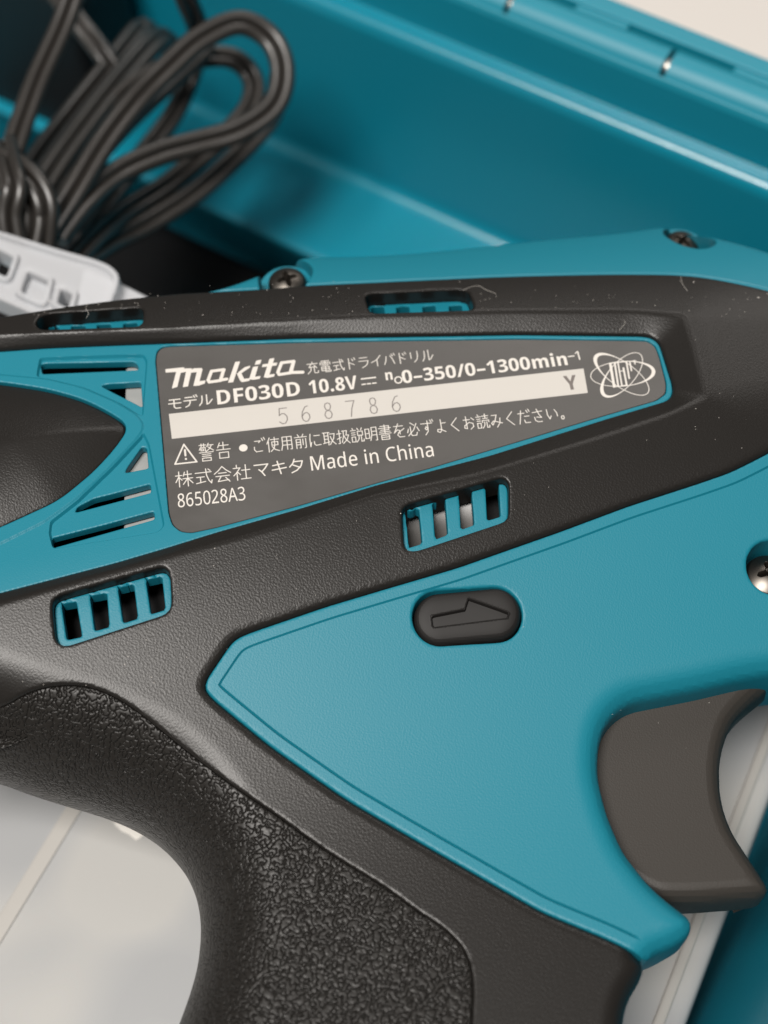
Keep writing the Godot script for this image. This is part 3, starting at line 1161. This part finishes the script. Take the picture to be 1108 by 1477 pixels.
var LABEL := pv([-28.12, 7.92, -28.02, 9.03, -27.53, 9.58, -26.71, 9.73, -12.98, 10.24, -4.44, 10.43, 11.29, 10.70, 23.80, 10.51, 25.38, 10.43, 26.15, 9.76, 26.48, 8.37, 26.90, 4.82, 26.73, 3.47, 25.64, 2.56, 19.97, 0.63, 10.69, -2.64, 1.58, -5.84, -4.31, -7.76, -12.37, -10.48, -20.24, -12.91, -22.87, -13.56, -23.96, -13.41, -24.82, -12.66, -25.30, -11.29])
var NOSE := pv([-61.87, 5.62, -44.61, 4.89, -39.45, 3.97, -35.58, 2.73, -32.65, 1.12, -30.14, -0.71, -31.30, -3.31, -33.45, -6.47, -36.67, -9.88, -42.29, -13.05, -57.21, -19.89])
var NOSERIDGE := pv([-60.64, -0.57, -43.84, -0.57, -36.52, -0.73, -30.08, -0.91])
var ARC := pv([-62.02, 6.83, -44.70, 5.96, -39.57, 5.38, -35.74, 4.30, -31.77, 2.33, -29.34, 0.64, -28.51, -0.67, -28.91, -1.97, -31.55, -5.73, -34.74, -9.74, -37.56, -12.36, -41.99, -15.07, -56.71, -22.28])
var RECA := pv([-40.70, 8.11, -36.00, 8.39, -29.40, 8.59, -28.96, 7.76, -28.83, 0.56, -29.34, 0.64, -31.77, 2.33, -35.74, 4.30, -39.57, 5.38, -40.79, 5.64])
var RECB := pv([-28.67, -1.38, -27.89, -2.93, -25.57, -12.75, -26.21, -13.56, -36.65, -15.47, -37.26, -13.73, -37.29, -12.27, -34.74, -9.74, -31.55, -5.73, -28.91, -1.97])
var G1 := pv([-40.54, 7.42, -40.10, 7.59, -30.58, 7.82, -30.11, 7.52, -29.89, 6.77, -40.25, 6.23])
var G2 := pv([-33.77, 4.67, -33.09, 4.87, -29.53, 5.13, -29.09, 1.90, -30.32, 2.65, -32.44, 3.86])
var G3 := pv([-28.72, -3.08, -28.23, -3.24, -27.86, -5.72, -30.26, -6.28, -30.00, -5.55])
var G4 := pv([-33.18, -9.41, -31.45, -8.90, -27.51, -7.66, -27.34, -8.65, -34.94, -11.04, -34.72, -10.38])
var G5 := pv([-36.93, -14.04, -31.82, -12.51, -26.88, -10.92, -26.74, -11.82, -36.74, -15.15])
var SPINELINE := pv([-34.54, 16.39, -25.80, 17.02, -20.72, 17.37, -16.17, 17.75, -12.39, 18.26, -2.91, 18.83, 9.57, 19.59, 19.72, 19.85, 23.62, 19.87, 29.91, 19.74, 33.99, 18.93, 39.37, 17.21, 49.55, 13.00, 59.95, 7.54])
var SPINETOP := pv([-25.81, 17.08, -23.88, 18.01, -21.25, 19.16, -19.24, 20.41, -17.30, 21.92, -15.86, 23.91, -14.64, 24.96, -11.80, 26.04, -6.12, 25.70, -0.31, 26.06, 4.81, 26.89, 10.06, 27.96, 15.52, 29.02, 20.67, 29.77, 25.11, 30.50, 28.14, 31.39, 29.52, 31.75, 31.39, 31.28, 33.17, 30.00, 35.27, 28.40, 38.13, 26.72, 40.79, 24.94, 45.67, 21.11, 50.29, 17.06, 60.25, 9.29])
var LEFTTOP := pv([-25.80, 17.02, -30.07, 16.45, -34.30, 15.71, -40.77, 14.26, -45.54, 13.02, -62.31, 9.24])
var PANEL := pv([-20.95, -28.85, -18.43, -24.95, -17.64, -24.33, -16.50, -23.82, -9.16, -21.09, -2.96, -19.05, 3.96, -16.82, 8.98, -14.90, 14.50, -12.80, 21.70, -9.90, 29.01, -7.31, 32.67, -5.93, 35.72, -4.33, 40.84, -1.48, 60.25, 9.29, 55.91, -25.18, 41.75, -24.95, 35.16, -25.91, 32.95, -26.33, 28.38, -27.48, 25.12, -28.17, 21.53, -28.93, 19.88, -29.92, 18.56, -31.51, 17.86, -33.69, 17.68, -36.47, 18.40, -40.16, 19.69, -43.69, 21.83, -46.71, 23.52, -48.33, 25.21, -49.68, 25.62, -50.19, 25.60, -51.02, 25.14, -51.73, 23.71, -52.58, 21.98, -53.19, 20.95, -54.00, 20.40, -53.75, 17.25, -52.19, 11.45, -49.78, 5.63, -46.45, -0.34, -43.08, -6.97, -39.35, -14.38, -34.50, -18.46, -31.44, -20.58, -29.81])
var TRIGLINE := pv([55.91, -25.18, 41.75, -24.95, 35.16, -25.91, 32.95, -26.33, 28.38, -27.48, 25.12, -28.17, 21.53, -28.93, 19.88, -29.92, 18.56, -31.51, 17.86, -33.69, 17.68, -36.47, 18.40, -40.16, 19.69, -43.69, 21.83, -46.71, 23.52, -48.33, 25.21, -49.68, 25.62, -50.19, 25.60, -51.02, 25.14, -51.73, 23.71, -52.58, 21.98, -53.19, 21.08, -53.94])
var HANDLE_R := pv([20.46, -53.66, 20.90, -54.53, 20.43, -55.53, 19.28, -57.20, 18.72, -58.61, 18.48, -59.76, 18.23, -62.33, 18.04, -66.98])
var HANDLE_L := pv([-59.11, -33.53, -50.05, -33.45, -42.96, -34.62, -39.73, -35.76, -35.51, -36.87, -31.65, -37.87, -28.41, -39.16, -25.79, -40.81, -23.50, -43.22, -22.20, -45.64, -21.49, -48.68, -21.59, -52.30, -22.08, -54.69, -22.88, -57.37, -23.86, -60.15, -25.18, -65.20])
var GRIPTOP := pv([-55.55, -29.73, -46.86, -31.92, -40.37, -31.09, -38.07, -30.06, -35.73, -29.48, -33.02, -29.33, -30.61, -29.84, -27.83, -31.18, -24.75, -33.41, -21.07, -36.07, -17.41, -38.63, -13.18, -41.27, -10.16, -43.42, -6.92, -45.45, -2.99, -47.73, -0.40, -49.71, 1.98, -51.16, 3.68, -52.73, 4.53, -54.42, 4.76, -56.70, 4.51, -59.80, 4.15, -63.54, 3.69, -67.01])
var V1 := pv([-41.37, 12.23, -41.00, 13.12, -40.08, 13.58, -30.29, 14.48, -29.81, 14.03, -29.71, 11.99, -30.18, 11.48, -40.39, 11.06, -41.12, 11.40])
var V2 := pv([-5.45, 15.98, -5.22, 16.43, -4.68, 16.62, 4.94, 17.23, 6.01, 16.82, 6.40, 14.85, 6.44, 14.02, 6.05, 13.77, -4.44, 13.32, -4.97, 13.64])
var V3 := pv([-1.55, -11.64, -1.48, -11.19, -1.05, -10.72, 8.65, -7.62, 9.15, -7.77, 9.38, -8.30, 9.33, -11.14, 9.17, -11.80, 8.67, -12.19, -0.03, -15.35, -0.94, -15.41, -1.35, -14.92])
var V4 := pv([-35.83, -22.28, -35.82, -21.58, -35.39, -21.07, -25.54, -17.91, -24.99, -18.00, -24.61, -18.58, -24.35, -21.17, -24.45, -22.00, -24.97, -22.49, -34.18, -25.79, -34.92, -25.74, -35.36, -25.15])
var V3S1 := pv([-1.18, -11.07, 0.17, -10.59, 0.49, -14.29, -0.85, -14.75])
var V3S2 := pv([1.59, -10.03, 2.88, -9.51, 3.11, -13.27, 1.83, -13.81])
var V3S3 := pv([4.32, -9.02, 5.61, -8.57, 5.82, -12.17, 4.46, -12.72])
var V3S4 := pv([7.06, -8.04, 8.43, -7.62, 8.54, -11.22, 7.18, -11.70])
var V4S1 := pv([-35.21, -21.40, -33.79, -21.08, -32.98, -24.57, -34.43, -24.94])
var V4S2 := pv([-32.49, -20.52, -30.86, -20.14, -30.38, -23.54, -31.77, -23.98])
var V4S3 := pv([-29.80, -19.62, -28.26, -19.19, -27.65, -22.64, -29.05, -23.14])
var V4S4 := pv([-27.08, -18.74, -25.52, -18.34, -25.00, -21.69, -26.39, -22.17])
var V2S1 := pv([-4.78, 16.30, -3.38, 16.39, -3.22, 13.80, -4.68, 13.70])
var V2S2 := pv([-1.98, 16.34, -0.58, 16.45, -0.45, 13.80, -1.92, 13.70])
var V2S3 := pv([0.97, 16.40, 2.37, 16.50, 2.47, 13.80, 1.01, 13.68])
var V2S4 := pv([3.93, 16.44, 5.33, 16.54, 5.39, 13.78, 3.93, 13.68])
var V1S1 := pv([-40.88, 13.23, -39.36, 13.33, -39.05, 11.45, -40.56, 11.34])
var V1S2 := pv([-38.07, 13.44, -36.54, 13.54, -36.21, 11.44, -37.73, 11.34])
var V1S3 := pv([-35.24, 13.63, -33.71, 13.74, -33.39, 11.44, -34.91, 11.34])
var V1S4 := pv([-32.33, 13.84, -30.80, 13.94, -30.49, 11.44, -32.01, 11.34])
var TRIGGER := pv([20.46, -24.61, 26.42, -24.74, 29.82, -24.14, 33.33, -23.20, 35.28, -22.71, 36.91, -22.67, 38.08, -23.58, 37.62, -24.67, 36.35, -25.86, 34.80, -26.96, 32.75, -28.80, 31.47, -31.11, 30.72, -34.04, 30.63, -37.30, 31.32, -40.18, 32.48, -42.33, 33.51, -44.19, 34.46, -46.03, 33.96, -46.72, 32.43, -46.99, 26.93, -47.41, 22.85, -47.42, 17.96, -44.18, 15.34, -37.80, 15.17, -30.49, 16.54, -26.47])
var PILLX := pv([-0.41, -22.11, 10.30, -21.11, 4.96, -19.15, 4.89, -24.28])
var ARROW := pv([1.38, -21.82, 4.72, -21.17, 5.08, -20.10, 9.03, -21.49, 8.88, -21.91, 1.51, -22.82])
var SCREW1 := pv([-14.51, 21.50])
var SCREW2 := pv([32.09, 29.38])
var SCREW3 := pv([36.44, -15.66])
var WELL1 := pv([-16.81, 15.95, -17.47, 19.20, -17.70, 21.02, -17.07, 22.93, -15.72, 24.70, -13.92, 25.32, -12.27, 23.97, -11.43, 21.90, -11.75, 19.75, -12.75, 17.65, -12.81, 15.91])
var WELL2 := pv([29.43, 29.16, 30.09, 30.68, 31.11, 31.34, 32.06, 30.81, 33.73, 29.24, 34.97, 27.81, 35.28, 26.55, 34.52, 25.47, 33.35, 25.00, 32.31, 25.19, 30.94, 26.02, 29.91, 27.57])
var L_BAR := pv([-26.177, 0.878, 18.158, 6.771, 18.403, 3.573, -25.629, -2.265])
var L_LOGO := [pv([-26.975, 6.670, -24.937, 6.930, -24.968, 6.548, -25.435, 6.341, -26.899, 6.220]), pv([-25.775, 6.341, -25.235, 6.514, -25.509, 4.347, -26.086, 4.142]), pv([-24.697, 6.531, -24.108, 6.618, -24.374, 4.415, -24.930, 4.313]), pv([-25.262, 6.496, -24.982, 6.756, -24.147, 6.791, -24.035, 6.583, -24.189, 6.341, -24.685, 6.341, -25.310, 6.168]), pv([-24.200, 6.514, -23.906, 6.791, -23.057, 6.826, -22.929, 6.583, -23.084, 6.341, -24.208, 6.202]), pv([-23.521, 6.531, -22.959, 6.618, -23.177, 5.100, -22.534, 5.203, -22.608, 4.792, -23.226, 4.518, -23.814, 4.466]), pv([-19.480, 7.626, -18.958, 7.713, -19.558, 4.963, -20.119, 4.894]), pv([-18.410, 6.930, -17.851, 7.138, -17.840, 6.895, -18.686, 6.185, -19.017, 6.012, -19.087, 6.272]), pv([-19.250, 6.133, -18.774, 6.237, -18.409, 5.409, -17.749, 5.495, -17.846, 5.135, -18.628, 4.963, -18.867, 5.238]), pv([-17.212, 7.800, -16.635, 7.940, -16.781, 7.347, -17.359, 7.243]), pv([-17.531, 6.965, -16.968, 7.069, -17.248, 5.668, -16.659, 5.788, -16.728, 5.409, -17.400, 5.272, -17.883, 5.341]), pv([-15.785, 8.045, -15.248, 8.150, -15.705, 5.961, -15.114, 6.064, -15.213, 5.685, -15.942, 5.513, -16.313, 5.616]), pv([-16.495, 7.312, -14.913, 7.556, -14.984, 7.173, -16.565, 6.930])]
var L_LOGO_STROKES := [[0.186, pv([-21.969, 6.410, -20.663, 6.618, -20.953, 5.186, -22.126, 4.980, -22.268, 5.238, -21.969, 6.410])], [0.186, pv([-20.663, 6.618, -20.927, 5.238, -20.285, 5.375])], [0.186, pv([-14.457, 7.521, -13.155, 7.713, -13.491, 6.185, -14.658, 5.961, -14.810, 6.272, -14.457, 7.521])], [0.199, pv([-13.155, 7.713, -13.421, 6.237, -12.148, 6.272])]]
var L_TEXT := [["DF030D", true, Vector2(-21.072, 2.073), Vector2(-12.281, 3.277), 1.817, true], ["10.8V", true, Vector2(-11.330, 3.456), Vector2(-6.160, 4.130), 1.713, true], ["0–350/0–1300min", true, Vector2(-1.332, 4.824), Vector2(16.519, 7.238), 1.663, true], ["Y", true, Vector2(16.090, 3.905), Vector2(17.473, 4.085), 1.857, false], ["Made in China", false, Vector2(-10.881, -6.173), Vector2(1.859, -4.410), 1.738, true], ["865028A3", false, Vector2(-24.398, -10.592), Vector2(-17.539, -9.689), 1.609, true], ["n", true, Vector2(-3.153, 5.213), Vector2(-2.409, 5.313), 1.319, true], ["1", false, Vector2(17.458, 7.863), Vector2(17.914, 7.937), 1.158, true]]
var L_GLYPHS := [[["充", "電", "式", "ド", "ラ", "イ", "バ", "ド", "リ", "ル"], Vector2(-11.660, 5.894), Vector2(2.102, 7.725), Vector2(-11.889, 7.618), 0.050, true], [["モ", "デ", "ル"], Vector2(-26.326, 1.320), Vector2(-21.510, 1.984), Vector2(-26.545, 2.908), 0.068, true], [["警", "告"], Vector2(-22.651, -5.133), Vector2(-19.108, -4.666), Vector2(-22.953, -2.841), 0.051, true], [["ご", "使", "用", "前", "に", "取", "扱", "説", "明", "書", "を", "必", "ず", "よ", "く", "お", "読", "み", "く", "だ", "さ", "い", "。"], Vector2(-17.106, -4.240), Vector2(16.704, 0.174), Vector2(-17.368, -2.236), 0.050, true], [["株", "式", "会", "社"], Vector2(-24.876, -8.324), Vector2(-16.973, -7.240), Vector2(-25.161, -6.246), 0.055, true], [["マ", "キ", "タ"], Vector2(-16.836, -7.114), Vector2(-11.414, -6.375), Vector2(-17.098, -5.191), 0.071, true], [["5"], Vector2(-14.564, -0.553), Vector2(-13.290, -0.387), Vector2(-14.854, 1.674), 0.056, false], [["6"], Vector2(-12.185, -0.270), Vector2(-10.908, -0.104), Vector2(-12.475, 1.960), 0.056, false], [["8"], Vector2(-9.803, 0.101), Vector2(-8.523, 0.267), Vector2(-10.094, 2.336), 0.056, false], [["7"], Vector2(-7.414, 0.371), Vector2(-6.132, 0.538), Vector2(-7.706, 2.610), 0.056, false], [["8"], Vector2(-5.021, 0.734), Vector2(-3.737, 0.902), Vector2(-5.314, 2.978), 0.056, false], [["6"], Vector2(-2.624, 0.993), Vector2(-1.337, 1.160), Vector2(-2.917, 3.240), 0.056, false]]
var L_LINES := [[0.091, pv([-5.798, 5.386, -4.309, 5.594])], [0.084, pv([-5.718, 4.662, -5.384, 4.716])], [0.084, pv([-5.161, 4.743, -4.827, 4.788])], [0.084, pv([-4.582, 4.824, -4.247, 4.869])], [0.077, pv([-1.463, 5.259, -1.514, 5.050, -1.651, 4.898, -1.837, 4.842, -2.023, 4.898, -2.159, 5.050, -2.208, 5.259, -2.157, 5.467, -2.020, 5.620, -1.833, 5.676, -1.647, 5.620, -1.512, 5.467, -1.463, 5.259])], [0.077, pv([16.625, 8.343, 17.231, 8.426])], [0.084, pv([-24.325, -2.954, -25.075, -5.387, -22.833, -5.091, -24.325, -2.954])], [0.105, pv([-24.170, -3.641, -24.066, -4.325])], [0.112, pv([-23.996, -4.734, -23.980, -4.759])], [0.441, pv([-18.086, -3.384, -18.079, -3.384])], [0.144, pv([21.087, 7.408, 21.285, 4.412])], [0.098, pv([21.579, 7.468, 21.719, 4.510])], [0.083, pv([21.933, 7.528, 22.123, 4.529])], [0.098, pv([22.470, 6.842, 22.633, 4.666])], [0.053, pv([22.046, 6.397, 22.414, 6.446, 22.470, 6.842])], [0.091, pv([22.862, 7.667, 22.981, 5.460])], [0.083, pv([23.220, 7.667, 23.307, 6.476])], [0.076, pv([23.719, 7.807, 23.763, 7.369])], [0.045, pv([20.908, 7.408, 23.906, 7.807])], [0.053, pv([21.173, 4.314, 22.709, 4.607])]]
var L_RINGS := [[Vector2(22.271, 6.071), Vector2(3.409, 0.316), Vector2(-0.017, -1.620), 0.00, 0.151], [Vector2(22.240, 5.982), Vector2(-2.623, 2.334), Vector2(-0.794, -1.375), 0.00, 0.167], [Vector2(22.280, 5.982), Vector2(-2.139, -2.689), Vector2(-0.971, 1.039), 0.20, 0.151]]
var CordPaths := [[0.90, [-47.2, 38.2, -16.0, -44.4, 47.3, -17.0, -41.1, 56.5, -17.0, -37.1, 64.8, -17.0, -33.1, 69.8, -16.0, -28.9, 74.1, -15.0, -23.7, 77.2, -15.0, -19.5, 76.3, -17.0, -17.7, 72.3, -19.0, -18.8, 67.6, -21.0, -23.2, 63.9, -22.0, -28.9, 61.3, -22.0, -34.3, 58.2, -21.0, -39.5, 53.7, -20.0, -43.1, 46.7, -18.0, -45.8, 39.6, -17.0]], [0.82, [-50.1, 43.9, -20.0, -49.0, 51.1, -22.0, -46.2, 61.9, -24.0, -41.7, 71.3, -24.0, -36.6, 77.0, -24.0, -30.7, 79.8, -24.0, -25.8, 80.9, -25.0, -22.9, 79.0, -27.0, -23.0, 74.7, -28.0, -25.6, 70.8, -29.0, -30.0, 66.3, -30.0, -34.7, 60.6, -30.0, -39.8, 53.9, -28.0, -43.2, 43.5, -23.0, -45.5, 33.8, -19.0]], [0.82, [-18.7, 78.3, -26.0, -20.0, 74.6, -30.0, -24.6, 67.7, -31.0, -30.3, 60.5, -31.0, -36.6, 53.6, -30.0, -41.4, 47.2, -27.0, -44.1, 37.5, -21.0, -46.7, 29.7, -18.0]], [0.95, [-39.3, 93.0, -34.0, -40.1, 93.1, -31.0, -40.5, 90.3, -28.0, -43.8, 80.4, -26.0, -48.3, 67.9, -24.0, -51.3, 56.2, -21.0, -52.6, 47.8, -19.0]], [0.95, [-36.3, 91.2, -34.0, -36.8, 89.8, -30.0, -37.7, 86.9, -27.0, -41.2, 77.9, -25.0, -45.4, 64.6, -22.0, -48.4, 52.5, -19.0, -49.9, 43.7, -17.0]], [0.82, [-44.9, 79.9, -8.0, -45.7, 76.9, -9.0, -47.4, 71.7, -11.0, -50.1, 64.0, -13.0, -51.7, 56.7, -14.0, -52.7, 50.9, -15.0, -53.2, 46.4, -16.0]], [0.82, [-32.3, 79.9, -8.0, -31.0, 79.5, -13.0, -30.7, 83.2, -22.0, -32.4, 83.9, -30.0, -35.2, 77.6, -33.0, -39.3, 69.1, -33.0, -42.5, 60.8, -32.0, -45.1, 49.0, -28.0]], [0.82, [-55.1, 95.9, -22.0, -49.6, 87.7, -23.0, -47.0, 84.4, -24.0, -44.6, 81.2, -25.0, -42.6, 79.0, -27.0]], [0.80, [-29.0, 80.5, -22.0, -33.6, 73.8, -22.0, -38.7, 65.2, -21.0, -43.4, 55.6, -20.0, -46.2, 45.8, -18.0, -46.7, 38.2, -16.0]], [0.85, [-56.8, 50.4, -12.0, -53.4, 47.7, -10.5, -50.3, 45.8, -10.0, -47.5, 43.0, -10.0, -46.0, 40.0, -11.5, -46.7, 37.1, -15.0]], [0.85, [-56.3, 45.1, -13.0, -53.3, 44.4, -11.0, -50.8, 43.2, -10.5, -48.7, 41.4, -11.0, -47.6, 39.0, -12.5, -48.5, 36.0, -15.0]], [0.85, [-52.5, 50.7, -11.0, -50.6, 44.6, -9.0, -49.5, 40.8, -8.8, -50.2, 38.2, -11.0, -49.8, 35.1, -14.0]]]
const ClipPlane := -11.0
var ClipOutline := pv([-57.61, 38.86, -51.22, 36.49, -44.02, 33.82, -38.70, 32.06, -36.72, 30.97, -35.74, 29.45, -36.06, 27.41, -37.05, 23.61, -37.65, 21.12, -41.46, 21.95, -46.28, 24.13, -49.85, 25.93, -56.16, 28.91])
var ClipHoles := [pv([-51.75, 33.93, -49.32, 32.39, -49.82, 29.56, -51.82, 30.64]), pv([-47.18, 30.21, -44.66, 28.91, -44.99, 25.93, -47.68, 27.31]), pv([-42.83, 27.63, -41.48, 26.88, -41.78, 24.98, -43.11, 25.61])]
var ClipArm := pv([-41.11, 32.97, -36.93, 30.98, -32.40, 28.26, -30.20, 26.43, -35.09, 23.77, -41.36, 26.97])
var ScrapOutline := pv([-35.78, -30.43, -34.77, -30.69, -33.24, -31.28, -31.61, -32.12, -32.54, -32.79, -33.50, -32.04, -34.35, -31.70])
var Fibres := [["pale curled lint fibre on the rubber above the label, beside the middle vent", pv([5.40, 16.94, 6.03, 17.39, 7.12, 17.73, 8.09, 16.92, 9.06, 16.35])], ["short pale lint fibre on the rubber just under the teal spine, right side", pv([29.91, 19.18, 29.84, 18.14, 30.05, 17.34, 30.28, 16.69])], ["tiny hooked lint fibre on the bright ridge above the emblem", pv([22.18, 11.01, 22.50, 11.37, 22.85, 11.86, 22.80, 12.24])], ["fine lint fibre hanging across the upper left vent", pv([-36.13, 15.08, -36.16, 14.18, -35.77, 13.53, -35.90, 12.69])]]
